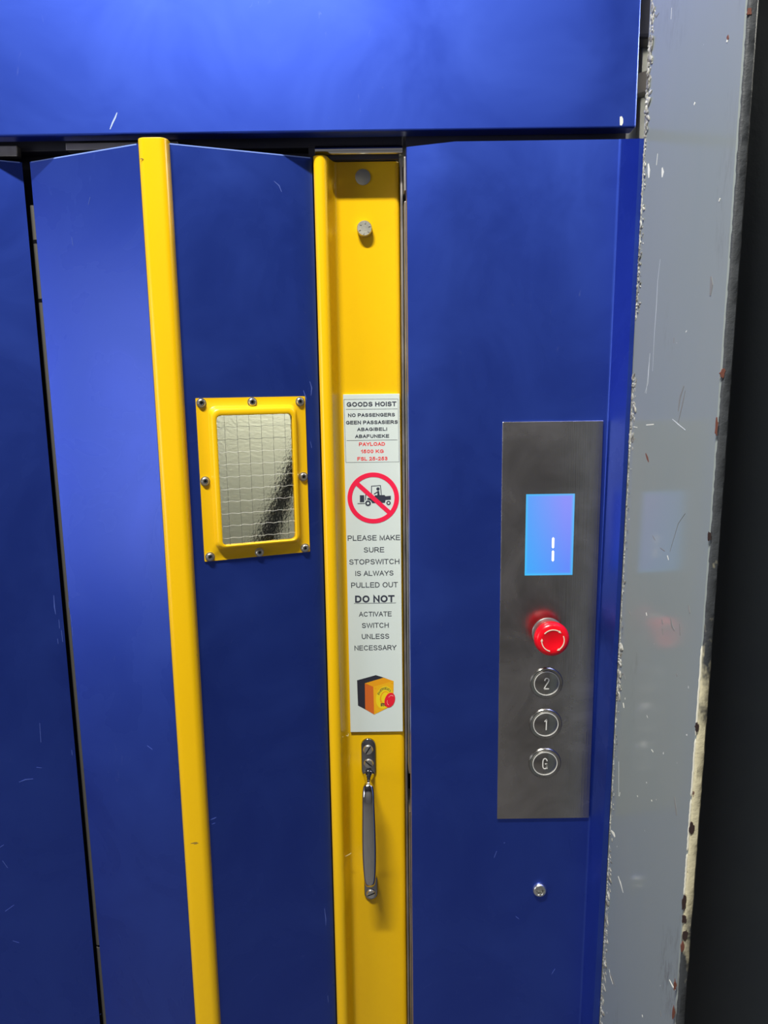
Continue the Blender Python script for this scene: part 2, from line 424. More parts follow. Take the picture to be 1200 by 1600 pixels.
# dark wall beyond the grey column, right side
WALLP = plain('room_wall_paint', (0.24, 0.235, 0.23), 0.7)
wf = obj('wall_front', box(-2.4, 2.4, -3.1, -3.0, 0, 3.5), WALLP); tag(wf, 'plain painted wall across the passage from the hoist', None, None, 'structure')
wl = obj('wall_left', box(-2.45, -2.4, -3.1, 2.0, 0, 3.5), WALLP); tag(wl, 'plain painted wall at the left end of the passage', None, None, 'structure')
cg = obj('ceiling', box(-2.4, 2.4, -3.1, 2.0, 3.5, 3.55), WALLP); tag(cg, 'plain ceiling over the passage and shaft', None, None, 'structure')
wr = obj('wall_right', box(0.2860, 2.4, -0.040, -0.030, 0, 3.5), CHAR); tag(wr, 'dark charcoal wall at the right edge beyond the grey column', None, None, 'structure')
# hoist shaft seen only through gaps and the small window
sh = obj('wall_back', box(-2.4, 2.4, 1.2, 1.25, 0, 3.5), CHAR); tag(sh, 'dark back wall of the hoist shaft', None, None, 'structure')

# strip of pale sheet metal, black box and bracket seen between header and column
t = empty('shaft_lining', (0.30, 0.13, 0)); tag(t, 'pale grey sheet metal strip behind the slot right of the blue header', 'metal sheet')
obj('sheet', box(0.262, 0.3085, 0.12, 0.125, 0, 2.7), PALE, t, bevel=0.0008)
obj('sheet', box(0.3100, 0.90, 0.116, 0.125, 0, 2.7), PALE, t, bevel=0.0008)
t2 = obj('door_gear_box', box(0.268, 0.335, 0.085, 0.1155, 1.884, 2.3), DARKM, None, bevel=0.004); tag(t2, 'black box behind the slot at the top right of the header', 'box')
zz = [at(992, 122, 0.10), at(1016, 109, 0.10), at(1016, 141, 0.10), at(992, 155, 0.10)]
t3 = obj('support_bracket', prism_xz([(0.285, zz[0][1]), (0.335, zz[1][1] + 0.004), (0.335, zz[2][1] + 0.004), (0.285, zz[3][1])], 0.095, 0.1155), plain('bracket_grey', (0.14, 0.125, 0.11), 0.5), None, bevel=0.001)
tag(t3, 'short sloping dark grey bracket crossing the slot right of the header', 'bracket')

# ================================================================== HEADER
hd = empty('header_panel', (-0.3, 0.04, 1.7715)); tag(hd, 'wide glossy blue metal header panel above the folding door', 'panel')
hp = [(-2.4, 1.7715), (0.2785, 1.7715), (0.2785, 3.5), (-2.4, 3.5)]
obj('sheet', prism_xz(hp, 0.030, 0.050), BLUE2, hd, bevel=0.0022, seg=3)
def chip(name, parent, pts, y, mat, wd=0.0006, m=None):
    """a scratch or chip: thin raised sliver of bared metal along a polyline of (x, z)"""
    bm = bmesh.new(); L, R_ = [], []
    n = len(pts)
    for i, (x, z) in enumerate(pts):
        a = Vector(pts[max(0, i - 1)]); b = Vector(pts[min(n - 1, i + 1)]); d = (b - a).normalized(); k = wd * (1 - 0.55 * abs(2 * i / (n - 1) - 1))
        L.append(bm.verts.new((x - d.y * k, y, z + d.x * k))); R_.append(bm.verts.new((x + d.y * k, y, z - d.x * k)))
    for i in range(n - 1): bm.faces.new((L[i], L[i + 1], R_[i + 1], R_[i]))
    r = bmesh.ops.extrude_face_region(bm, geom=list(bm.faces))
    for v in [g for g in r['geom'] if isinstance(g, bmesh.types.BMVert)]: v.co.y += 0.0002
    return obj(name, bm, mat, parent, m)
SCR = plain('scratch_pale_blue', (0.40, 0.50, 0.75), 0.5); CHIPW = plain('chip_pale', (0.72, 0.74, 0.70), 0.5)
chip('scratch', hd, [at(172, 202, 0.03), at(176, 192, 0.03), at(180, 184, 0.03), at(183, 176, 0.03)], 0.0298, SCR, 0.0010)
chip('paint_chip', hd, [at(970, 182, 0.03), at(971, 186, 0.03), at(971, 192, 0.03), at(970, 196, 0.03)], 0.0298, CHIPW, 0.0022)

# ================================================================== TOP TRACK
tr = empty('door_track', (-0.4, 0.08, 1.757)); tag(tr, 'grey steel top track in the dark gap under the blue header', 'door track')
obj('channel', box(-1.0, 0.0268, 0.066, 0.10, 1.7665, 1.86), DARKM, tr, bevel=0.001)
obj('guide_strip', box(-0.60, -0.405, 0.055, 0.066, 1.7585, 1.7700), GALV, tr, bevel=0.0008)
obj('guide_strip', box(-0.3500, -0.225, 0.055, 0.066, 1.7640, 1.7720), GALV, tr, bevel=0.0008)
lip = tube([(-0.072, 0.062, 1.7620), (0.0262, 0.062, 1.7620)], 0.0050, 16); r_ = obj('polished_lip', lip, CHROME, tr, smooth=True); tag(r_, 'shiny rounded steel lip')
obj('channel_underside', box(-0.080, 0.0225, 0.066, 0.10, 1.7535, 1.7664), DARKM, tr)

obj('gap_shade_plate', box(-1.0, -0.0755, 0.086, 0.10, 1.70, 1.7664), DARKM, tr)  # added dark plates hide the lit shaft and keep the gaps shaded
obj('gap_shade_plate', box(0.0300, 0.2745, 0.052, 0.056, 1.70, 1.79), DARKM, tr)
# ================================================================== FOLDING DOOR
door = empty('door_1', (-0.25, 0.05, 0.0)); tag(door, 'blue and yellow folding goods hoist door left of the fixed blue panel', None, None, 'structure')
A3 = math.radians(21.0); A2 = math.radians(22.4)
M3 = Matrix.Translation((-0.2213, 0, 0)) @ Matrix.Rotation(A3, 4, 'Z')
M2 = Matrix.Translation((-0.2523, 0, 0)) @ Matrix.Rotation(-A2, 4, 'Z')
M1 = Matrix.Translation((-0.402, 0.0585, 0)) @ Matrix.Rotation(A2, 4, 'Z')
ZT = 1.7530; ZB = 0.02
WIN = dict(x0=0.0345, x1=0.1210, z0=1.3208, z1=1.4695)
def leaf(name, x0, x1, m, hole=None, notch=None):
    bm = bmesh.new(); T = 0.0016
    if not hole:
        prism_xz([(x0, ZB), (x1, ZB), (x1, ZT), (x0, ZT)], 0, T, bm)
    else:
        h = hole
        # sheet around the window hole: outer and inner loop at equal counts
        inner = rrect(h[0], h[1], h[2], h[3], 0.008, 4); cxx, czz = (h[0] + h[1]) / 2, (h[2] + h[3]) / 2
        outer = []
        for i, (x, z) in enumerate(inner):
            q_ = i // 5
            outer.append({0: (x1, ZT), 1: (x0, ZT), 2: (x0, ZB), 3: (x1, ZB)}[q_])
        # distinct outer verts: slide the duplicates along the sides a little
        fr = []
        for i, (x, z) in enumerate(outer):
            q_, k = divmod(i, 5); d = 0.004 * (k - 2)
            if k < 2: dx, dz = {0: (0, d), 1: (-d, 0), 2: (0, -d), 3: (d, 0)}[q_]
            elif k > 2: dx, dz = {0: (-d, 0), 1: (0, -d), 2: (d, 0), 3: (0, d)}[q_]
            else: dx = dz = 0
            fr.append((x + dx, z + dz))
        ring_prism([(fr, 0), (fr, T), (inner, T), (inner, 0)], bm)
    o = obj(name, bm, [BLUE, EDGE], door, m)
    for p in o.data.polygons:
        if p.normal.z > 0.9: p.material_index = 1
    obj('worn_edge', box(x0 + 0.002, x1 - 0.002, -0.0002, T + 0.0002, ZT - 0.0009, ZT + 0.0003), EDGE, o, m)
    # folded return along both long edges, behind the sheet
    b2 = box(x0 if x0 > -0.1 else x0, x0 + 0.0016, T, 0.010, ZB, ZT - 0.004); box(x1 - 0.0016, x1, T, 0.010, ZB, ZT - 0.004, b2)
    obj('edge_return', b2, BLUE, o, m)
    return o
L3 = leaf('door_leaf', 0.0, 0.1562, M3, (0.0315, 0.124, 1.3178, 1.4725)); L3['label'] = 'blue door leaf with the yellow framed window'
L2 = leaf('door_leaf', -0.1520, 0.0, M2); L2['label'] = 'bright blue door leaf left of the yellow fold cap'
L1 = leaf('door_leaf', -0.1560, 0.0, M1); L1['label'] = 'darker blue door leaf at the far left'
# the door goes on to its left jamb
M0 = Matrix.Translation((-0.5775, 0.0, 0)) @ Matrix.Rotation(-A2, 4, 'Z')
L0 = leaf('door_leaf', -0.1520, 0.0, M0); L0['label'] = 'blue door leaf nearest the left jamb'
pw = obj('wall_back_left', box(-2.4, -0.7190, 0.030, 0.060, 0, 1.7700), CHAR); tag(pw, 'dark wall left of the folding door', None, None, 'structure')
# small notch lines at the tops near the fold cap
SMK = plain('scuff_blue', (0.065, 0.11, 0.40), 0.5)
def leaf_uv(M_, px, py):
    r = _w(Vector((px - 600.0, py - 800.0, F_PX))); O = M_.translation; n = M_.to_3x3() @ Vector((0, 1, 0)); u = M_.to_3x3() @ Vector((1, 0, 0))
    p = CAM + r * ((O - CAM).dot(n) / r.dot(n)); return (p - O).dot(u), p.z
for M_, L_, pts in ((M3, L3, [[(474, 610), (478, 622), (477, 634)], [(484, 596), (487, 606), (486, 618)], [(329, 1281), (334, 1279), (338, 1277)], [(331, 1288), (336, 1286)], [(485, 690), (487, 700)],
                              [(507, 1420), (509, 1435), (509, 1446)], [(512, 1556), (513, 1566)], [(428, 283), (436, 290), (440, 300)]]),
                    (M2, L2, [[(238 - 8, 1165), (246 - 8, 1171)], [(138, 320), (141, 308)], [(112, 370), (114, 384)], [(110, 960), (112, 972)], [(113, 980), (114, 994)], [(107, 940), (108, 950)], [(150, 1590), (158, 1584)]]),
                    (M1, L1, [[(30, 1222), (40, 1218), (52, 1217)], [(57, 1199), (65, 1200)], [(8, 1424), (22, 1414)], [(0, 1324), (6, 1320)], [(20, 1470), (30, 1473)], [(84, 930), (85, 948), (87, 960)], [(92, 968), (93, 982)], [(96, 985), (98, 1003)], [(90, 998), (91, 1006)], [(62, 1130), (64, 1160)], [(112, 1172), (113, 1180)], [(4, 1345), (12, 1356)]])):
    for pl in pts:
        chip('scuff_mark', L_, [leaf_uv(M_, *p) for p in pl], -0.0002, SMK, 0.0006, M_)

# yellow cap over the fold
def cap_profile(x0, x1, yf, yb, r, n=7):
    pts = [(x1, yb)]
    for k in range(n + 1):
        a = math.radians(0 + 90 * k / n); pts.append((x1 - r + r * math.cos(a), yf + r - r * math.sin(a)))
    for k in range(n + 1):
        a = math.radians(90 + 90 * k / n); pts.append((x0 + r + r * math.cos(a), yf + r - r * math.sin(a)))
    pts.append((x0, yb)); return pts
cp = obj('fold_cap', prism_xy(cap_profile(-0.2505, -0.2195, -0.012, 0.0035, 0.0085), 0.02, 1.7556), YEL, door, smooth=True, bevel=0.0008)
cp['label'] = 'rounded yellow cap covering the fold of the door'
cp2 = obj('fold_cap', prism_xy(cap_profile(-0.5775, -0.5465, -0.012, 0.0035, 0.0085), 0.02, 1.7556), YEL, door, smooth=True, bevel=0.0008)
chip('paint_chip', cp, [(-0.2475, 1.7345), (-0.2455, 1.7348), (-0.2440, 1.7343)], -0.01215, plain('chip_brown', (0.25, 0.15, 0.02), 0.5), 0.0006)
for a_, b_ in (((298, 1318), (308, 1316)), ((303, 1319), (310, 1317))):
    chip('paint_chip', cp, [at(*a_, -0.012), at((a_[0] + b_[0]) / 2, a_[1] - 1, -0.012), at(*b_, -0.012)], -0.01215, INK, 0.0004)

# knuckled hinge in the valley between the two left leaves
z = 0.03; k = 0
hcut = [at(53, 378, 0.066)[1], at(59, 470, 0.066)[1], at(158, 1478, 0.066)[1]]
zs = [0.03] + sorted(hcut) + [at(51, 318, 0.066)[1]]
HNG = plain('hinge_grey', (0.13, 0.125, 0.11), 0.45, 0.4)
for a, b in zip(zs, zs[1:]):
    obj('hinge_knuckle', tube([(-0.3978, 0.068, a + 0.0022), (-0.3978, 0.068, b - 0.0022)], 0.0034, 12), HNG, door, smooth=True)
obj('gap_shade_strip', box(-0.425, -0.372, 0.076, 0.080, 0.03, 1.750), DARK, door)  # near-black strips put in as the shade of the two leaf gaps
obj('gap_shade_strip', box(-0.082, -0.0745, 0.070, 0.080, 0.03, 1.750), DARK, door)

# window unit in the leaf: everything in the leaf's own frame
wu = empty('vision_window', parent=door, m=M3.copy())
wu['label'] = 'yellow framed wired glass window'
N_ = 6
def RR(x0, x1, z0, z1, r): return rrect(x0, x1, z0, z1, r, N_)
loops = [(RR(0.0138, 0.1392, 1.3025, 1.4890, 0.0006), -0.0002), (RR(0.0138, 0.1392, 1.3025, 1.4890, 0.0006), -0.0018),
         (RR(0.0262, 0.1288, 1.3145, 1.4800, 0.008), -0.0020), (RR(0.0272, 0.1278, 1.3155, 1.4790, 0.0085), -0.0030), (RR(0.0292, 0.1258, 1.3170, 1.4770, 0.0090), -0.0082), (RR(0.0305, 0.1246, 1.3180, 1.4755, 0.0090), -0.0093),
         (RR(WIN['x0'] - 0.0008, WIN['x1'] + 0.0008, WIN['z0'] - 0.0008, WIN['z1'] + 0.0008, 0.0055), -0.0096), (RR(WIN['x0'], WIN['x1'], WIN['z0'], WIN['z1'], 0.005), -0.0090),
         (RR(WIN['x0'], WIN['x1'], WIN['z0'], WIN['z1'], 0.005), -0.0002)]
obj('window_frame', ring_prism(loops), YEL2, wu, M3, smooth=True)
gl = obj('glass_pane', box(0.0327, 0.1228, -0.0050, -0.0003 + 0.0010, 1.3190, 1.4713), GLASS, wu, M3)
for i in range(7):
    x = 0.0437 + 0.01385 * i - (0.0 if i else 0.0)
    if x < WIN['x1']:
        pts = [(x + random.uniform(-.0002, .0002), -0.0054, WIN['z0'] - 0.001 + (WIN['z1'] - WIN['z0'] + 0.002) * k / 10) for k in range(11)]
        obj('mesh_wire', tube(pts, 0.00016, 5), WIRED, wu, M3)
for i in range(11):
    z = 1.4700 - 0.0142 * (i + 1) + 0.0005
    if z < WIN['z0']: continue
    pts = []
    for k in range(27):
        x = WIN['x0'] - 0.001 + (WIN['x1'] - WIN['x0'] + 0.002) * k / 26
        pts.append((x, -0.0054, z + 0.0006 * math.sin((x - 0.0437) / 0.01385 * 2 * math.pi) + random.uniform(-.00012, .00012)))
    obj('mesh_wire', tube(pts, 0.00017, 5), WIREL if i > 1 else WIRED, wu, M3)
for (x, z) in ((0.0197, 1.4838), (0.0767, 1.4836), (0.1328, 1.4830), (0.0192, 1.3959), (0.1339, 1.3946), (0.0200, 1.3079), (0.0775, 1.3077), (0.1332, 1.3078)):
    wsh = obj('washer', lathe([(0.0054, 0), (0.0054, -0.0007), (0.0020, -0.0007)], 24), SCREW, wu, M3 @ Matrix.Translation((x, -0.0018, z)), smooth=True)
    socket_screw('screw', wu, M3 @ Matrix.Translation((x, -0.0025, z)), 0.0044, 0.0026, SCREW)

# leading post: yellow pressed channel, shut against the jamb
prof = [(-0.0735, 0.098), (-0.0735, 0.0530)]
for kk in range(9):
    a = math.radians(180 - 180 * kk / 8); prof.append((-0.0657 + 0.0078 * math.cos(a), 0.0510 - 0.0062 * math.sin(a)))
prof += [(-0.0562, 0.0585), (-0.0530, 0.0680), (-0.0510, 0.0708), (-0.0480, 0.0720)]
prof += [(0.0165, 0.0720), (0.0200, 0.0728), (0.0222, 0.0752), (0.0229, 0.0790), (0.0229, 0.098)]
lpst = obj('leading_post', prism_xy(prof, 0.02, 1.7525), YEL, door, smooth=True); lpst['label'] = 'yellow pressed steel leading post with rounded left bead'
# bolts of the post
for (bx_, bz_), hh in ((at(567, 277, 0.072), 0.0016), (at(569.5, 357, 0.066), 0.0085)):
    bp = [(0.0, 0.0006)]
    bm = lathe([(0.0088, 0.0004), (0.0088, -hh * 0.8), (0.0080, -hh), (0, -hh)], 32)
    bo = obj('bolt', bm, BOLTM, lpst, Matrix.Translation((bx_, 0.0720, bz_)), smooth=True)
    if hh > 0.005:
        bm = bmesh.new()
        for q6 in range(6):
            a = math.radians(60 * q6 + 20); c, s = math.cos(a), math.sin(a)
            p0, p1 = 0.0048, 0.0070; ww = 0.00055
            prism_xz([(c * p0 - s * ww, s * p0 + c * ww), (c * p0 + s * ww, s * p0 - c * ww), (c * p1 + s * ww, s * p1 - c * ww), (c * p1 - s * ww, s * p1 + c * ww)], -hh - 0.0005, -hh + 0.0003, bm)
        bm2 = bm
        for v in bm2.verts: v.co += Vector((bx_, 0.0720, bz_))
        for v in bm2.verts: v.co -= Vector((bx_, 0.0720, bz_))
        obj('bolt_marking', bm2, BOLTM, lpst, Matrix.Translation((bx_, 0.0720, bz_)))
for seg_ in ([(533, 1147), (534, 1149), (537, 1148)], [(541, 1146), (544, 1147), (545, 1143)], [(537, 1329), (540, 1334), (546, 1331), (549, 1329)], [(533, 1193), (534, 1196)]):
    chip('gloss_nick', lpst, [at(*p, 0.060) for p in seg_], 0.0545, plain('nick_pale', (0.95, 0.85, 0.45), 0.4), 0.0004)

# pull handle
ph = empty('pull_handle', (-0.0246, 0.0720, 0.93), parent=door); ph['label'] = 'chrome pull handle with slotted screws'
hx = -0.0246; YP = 0.0720
def plate_out(x, z0, z1, hw, rtop, rbot):
    return rrect(x - hw, x + hw, z0, z1, rtop, 8)
def soft_plate(x0, x1, z0, z1, r, y0, y1, e=0.0012):
    return ring_prism([(rrect(x0, x1, z0, z1, r, 8), y0), (rrect(x0, x1, z0, z1, r, 8), y1 + e), (rrect(x0 + e * .3, x1 - e * .3, z0 + e * .3, z1 - e * .3, r, 8), y1 + e * .3), (rrect(x0 + e, x1 - e, z0 + e, z1 - e, r - e, 8), y1)], close=False)
def capped(bm, n):
    bm.verts.ensure_lookup_table(); bm.faces.new(bm.verts[-n:]); return bm
obj('mounting_plate', capped(soft_plate(hx - 0.0094, hx + 0.0094, 0.9935, 1.0472, 0.0092, YP, YP - 0.0034), 36), CHROMED, ph, smooth=True)
obj('mounting_plate', capped(soft_plate(hx - 0.0090, hx + 0.0090, 0.8140, 0.8520, 0.0088, YP, YP - 0.0034), 36), CHROMED, ph, smooth=True)
# grip: stations (z, y, half width x, half depth) swept from the top foot out, down and back in
st = [(0.9985, 0.0705, 0.0086, 0.0045), (0.9965, 0.0665, 0.0066, 0.0050), (0.9965, 0.0600, 0.0042, 0.0046), (0.9985, 0.0500, 0.0030, 0.0040), (1.0000, 0.0420, 0.0036, 0.0046),
      (0.9995, 0.0345, 0.0066, 0.0055), (0.9930, 0.0300, 0.0071, 0.0054), (0.980, 0.0288, 0.0073, 0.0054), (0.955, 0.0280, 0.0079, 0.0058), (0.925, 0.0278, 0.0085, 0.0060), (0.900, 0.0280, 0.0082, 0.0058),
      (0.880, 0.0288, 0.0073, 0.0054), (0.8700, 0.0300, 0.0066, 0.0050), (0.8625, 0.0345, 0.0056, 0.0046), (0.8600, 0.0420, 0.0038, 0.0044), (0.8570, 0.0500, 0.0036, 0.0042), (0.8530, 0.0600, 0.0042, 0.0046), (0.8500, 0.0665, 0.0066, 0.0050), (0.8480, 0.0705, 0.0084, 0.0045)]
bm = bmesh.new(); rows = []; nn = 20
for i, (z, y, a, b) in enumerate(st):
    z0, y0 = st[max(i - 1, 0)][:2]; z1, y1 = st[min(i + 1, len(st) - 1)][:2]
    t_ = Vector((0, y1 - y0, z1 - z0)).normalized(); nrm = Vector((1, 0, 0)).cross(t_)
    rows.append([bm.verts.new(Vector((hx, y, z)) + Vector((1, 0, 0)) * a * (1.10 if i > 4 else 1.0) * math.copysign(abs(math.cos(q)) ** 0.8, math.cos(q)) + nrm * b * math.copysign(abs(math.sin(q)) ** 0.8, math.sin(q))) for q in [2 * math.pi * k / nn for k in range(nn)]])
for a, b in zip(rows, rows[1:]):
    for i in range(nn): bm.faces.new((a[i], a[(i + 1) % nn], b[(i + 1) % nn], b[i]))
bm.faces.new(rows[0]); bm.faces.new(rows[-1][::-1])
obj('grip', bm, CHROME, ph, smooth=True, sub=1)
slotted_screw('screw', ph, hx - 0.0003, YP - 0.0034, 1.0328, 0.0066, -58, SCREW)
slotted_screw('screw', ph, hx + 0.0002, YP - 0.0034, 1.0135, 0.0064, 42, SCREW)
slotted_screw('screw', ph, hx, YP - 0.0034, 0.8238, 0.0062, -25, SCREW)

# ================================================================== JAMB STRIP
jb = empty('jamb_strip', (0.026, 0.085, 0.02)); tag(jb, 'narrow galvanised strip in the gap between yellow post and blue panel', 'trim strip')
obj('strip', box(0.0236, 0.0262, 0.062, 0.095, 0.02, 1.7530), GALV, jb, bevel=0.0004)
zc = sorted([at(633, 294, 0.03)[1], at(633, 311, 0.03)[1], at(640, 1215, 0.03)[1], at(640, 1275, 0.03)[1]])
segs = [(0.02, zc[0]), (zc[1], zc[2]), (zc[3], 1.7480)]
for a, b in segs: obj('inner_strip', box(0.0272, 0.0300, 0.040, 0.095, a, b), GALV, jb, bevel=0.0003)
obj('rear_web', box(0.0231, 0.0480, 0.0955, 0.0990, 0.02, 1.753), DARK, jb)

# ================================================================== FIXED SIDE PANEL
sp_ = empty('side_panel', (0.14, 0.0, 0.0)); tag(sp_, 'fixed glossy blue metal panel carrying the steel control plate', 'panel')
LEAN = 0.0098
def topz(x, y):
    if y < -0.0005: return 1.7512 + 0.30 * y                    # the forward flange is cut sloping
    if x < 0.080: return 1.7462 + 0.0046 * max(0, (x - 0.0285) / 0.0515)
    return 1.7510
fp = [(0.0305, 0.0250), (0.0285, 0.0250), (0.0285, 0.0022), (0.0290, 0.0006), (0.0308, 0.0), (0.0800, 0.0), (0.2480, 0.0), (0.2500, -0.0006), (0.2512, -0.0022),
      (0.2549, -0.0435), (0.2556, -0.0447), (0.2598, -0.0450), (0.2598, -0.0436), (0.2570, -0.0434), (0.2530, -0.0020), (0.2512, 0.0012), (0.2490, 0.0018), (0.0310, 0.0018), (0.0305, 0.0022)]
bm = bmesh.new(); rows = []; NZ = 24
for k in range(NZ + 1):
    row = []
    for x, y in fp:
        zt = topz(x, y); z = 0.02 + (zt - 0.02) * k / NZ
        xx = x
        if x > 0.2: xx = x + LEAN * 0.85 * (z - 1.42) * (1 if True else 0)
        if 0.2555 < x and y < -0.03: xx = x + LEAN * 0.85 * (z - 1.42)
        if x < 0.2557 and y < -0.04: xx -= 0.0042 * max(0.0, (1.30 - z) / 0.60) * 0.8
        row.append(bm.verts.new((xx, y, z)))
    rows.append(row)
n = len(fp)
for a, b in zip(rows, rows[1:]):
    for i in range(n): bm.faces.new((a[i], a[(i + 1) % n], b[(i + 1) % n], b[i]))
bm.faces.new(rows[0]); bm.faces.new(rows[-1][::-1])
pn = obj('sheet', bm, [BLUE, EDGE], sp_, smooth=True)
for pl in ([(787, 1317), (789, 1317)], [(772, 1340), (776, 1330)], [(806, 1432), (811, 1436)], [(862, 1522), (867, 1514)], [(971, 272), (973, 290), (972, 296)]):
    chip('scuff_mark', sp_, [at(*p, 0.0) for p in pl], -0.0002, SMK, 0.0006)
# torx screw of the panel
sx_, sz_ = at(844, 1392.5, -0.004)
so = socket_screw('socket_screw', None, Matrix.Translation((sx_, 0.0, sz_)), 0.0087, 0.0050, SCREW, 6, SCREW)
tag(so, 'round silver star socket screw in the blue panel below the control plate', 'screw')

# ================================================================== CONTROL PLATE
ct = empty('hoist_control_panel', (0.189, 0.0, 1.2)); tag(ct, 'tall brushed steel hoist control plate with lit blue display and buttons', 'control panel')
PX0, PX1, PZ0, PZ1 = 0.1331, 0.2452, 0.9765, 1.4585
DX0, DX1, DZ0, DZ1 = 0.1608, 0.2160, 1.2824, 1.3770
YF = -0.0030
ring = [(rrect(PX0, PX1, PZ0, PZ1, 0.0006, 4), -0.0001), (rrect(PX0, PX1, PZ0, PZ1, 0.0006, 4), YF + 0.0004), (rrect(PX0 + 0.0004, PX1 - 0.0004, PZ0 + 0.0004, PZ1 - 0.0004, 0.0006, 4), YF), (rrect(DX0, DX1, DZ0, DZ1, 0.0003, 4), YF), (rrect(DX0, DX1, DZ0, DZ1, 0.0003, 4), -0.0001)]
obj('face_plate', ring_prism(ring), PLATE, ct)
dsp = obj('display', box(DX0, DX1, -0.0016, -0.0004, DZ0, DZ1), SCREEN, ct); dsp['label'] = 'lit blue rectangular display showing a 1'
for a_, b_ in (((862.7, 839.5), (865.9, 857)), ((862.4, 860), (865.6, 877.5))):
    x0, z1 = at(*a_, -0.002); x1, z0 = at(*b_, -0.002)
    obj('digit_segment', prism_xz([((x0 + x1) / 2, z0), (x1, z0 + 0.0013), (x1, z1 - 0.0013), ((x0 + x1) / 2, z1), (x0, z1 - 0.0013), (x0, z0 + 0.0013)], -0.0019, -0.0015), SEGM, dsp)
# emergency stop
EX, EZ = 0.1888, 1.2136
es = empty('stop_button', (EX, YF, EZ), parent=ct); es['label'] = 'red mushroom stop button with cream arrows'
TM = Matrix.Translation((EX, YF, EZ))
obj('collar', lathe([(0.0180, 0.0003), (0.0180, -0.0008), (0.0172, -0.0014), (0.0118, -0.0016)], 40), SCREW, es, TM, smooth=True)
obj('button_head', lathe([(0.0118, -0.0020), (0.0120, -0.0130), (0.0165, -0.0145), (0.0196, -0.0175), (0.0201, -0.0205), (0.0194, -0.0240), (0.0172, -0.0268), (0.0140, -0.0279), (0.0105, -0.0276), (0.0085, -0.0268), (0.0, -0.0264)], 48), REDB, es, TM, smooth=True)
def arc_arrow(a0, a1, r, hwd, y):
    bm = bmesh.new(); nseg = 14; aa = a1 + (10 if a0 > a1 else -10)
    def P(r_, a): return (r_ * math.cos(math.radians(a)), r_ * math.sin(math.radians(a)))
    pts = [P(r + hwd, a0 + (aa - a0) * k / nseg) for k in range(nseg + 1)]
    pts += [P(r + hwd * 2.6, aa), P(r, a1 - 4), P(r - hwd * 2.6, aa)]
    pts += [P(r - hwd, a0 + (aa - a0) * k / nseg) for k in range(nseg, -1, -1)]
    return prism_xz(pts, y, y + 0.0006, bm)
for a0, a1 in ((140, 48), (24, -64), (256, 172)):
    obj('arrow', arc_arrow(a0, a1, 0.0127, 0.00055, -0.0283), CREAM, es, TM)
def stroke_mark(name, lines, cx, cz, sc, y, w_, mat, parent):
    bm = bmesh.new()
    for ln in lines:
        P = [Vector((cx + a * sc, cz + b * sc)) for a, b in ln]; L, R_ = [], []
        for i, p in enumerate(P):
            d = (P[min(i + 1, len(P) - 1)] - P[max(i - 1, 0)]).normalized(); nn_ = Vector((-d.y, d.x)) * w_
            L.append(tuple(p + nn_)); R_.append(tuple(p - nn_))
        for i in range(len(P) - 1): prism_xz([L[i], L[i + 1], R_[i + 1], R_[i]], y, y + 0.0003, bm)
    return obj(name, bm, mat, parent)
GL = {'2': [[(-.36, .52), (-.34, .72), (-.20, .92), (0, 1), (.20, .94), (.36, .76), (.38, .52), (.26, .26), (.02, -.12), (-.22, -.5), (-.40, -.93), (-.42, -1.0)], [(-.44, -1), (.44, -1)]],
      '1': [[(-.26, .58), (-.08, .70), (.04, .86), (.10, 1.0)], [(.10, 1.0), (.08, -1.05)]],
      'G': [[(.36, .50), (.34, .70), (.20, .92), (0, 1), (-.22, .92), (-.36, .68), (-.40, .3), (-.40, -.3), (-.36, -.68), (-.22, -.92), (0, -1), (.22, -.92), (.32, -.72), (.36, -.45), (.36, 0)], [(.0, -.04), (.40, -.04)], [(.38, 0.0), (.38, -1.0)]]}
# call buttons
for body, (bx_, bz_) in (('2', (0.1890, 1.1514)), ('1', (0.1892, 1.0998)), ('G', (0.1894, 1.0496))):
    cb = empty('call_button', (bx_, YF, bz_), parent=ct); cb['label'] = 'round steel call button marked ' + body
    TM = Matrix.Translation((bx_, YF, bz_))
    obj('bezel', lathe([(0.0196, 0.0004), (0.0194, -0.0008), (0.0186, -0.0016), (0.0168, -0.0013), (0.0152, -0.0006), (0.0149, 0.0004)], 56), BUTTON, cb, TM, smooth=True)
    obj('button_face', lathe([(0.0149, 0.0002), (0.0147, -0.0012), (0.0142, -0.0016), (0, -0.0017)], 56), BUTTON, cb, TM, smooth=True)
    obj('ring', ring_prism([(circ(0, 0, 0.01495, 56), -0.0012), (circ(0, 0, 0.01495, 56), -0.0019), (circ(0, 0, 0.0142, 56), -0.0019), (circ(0, 0, 0.0142, 56), -0.0012)]), MARK, cb, TM)
    stroke_mark('marking', GL[body], bx_, bz_, 0.0066, YF - 0.0019, 0.00062, MARK, cb)

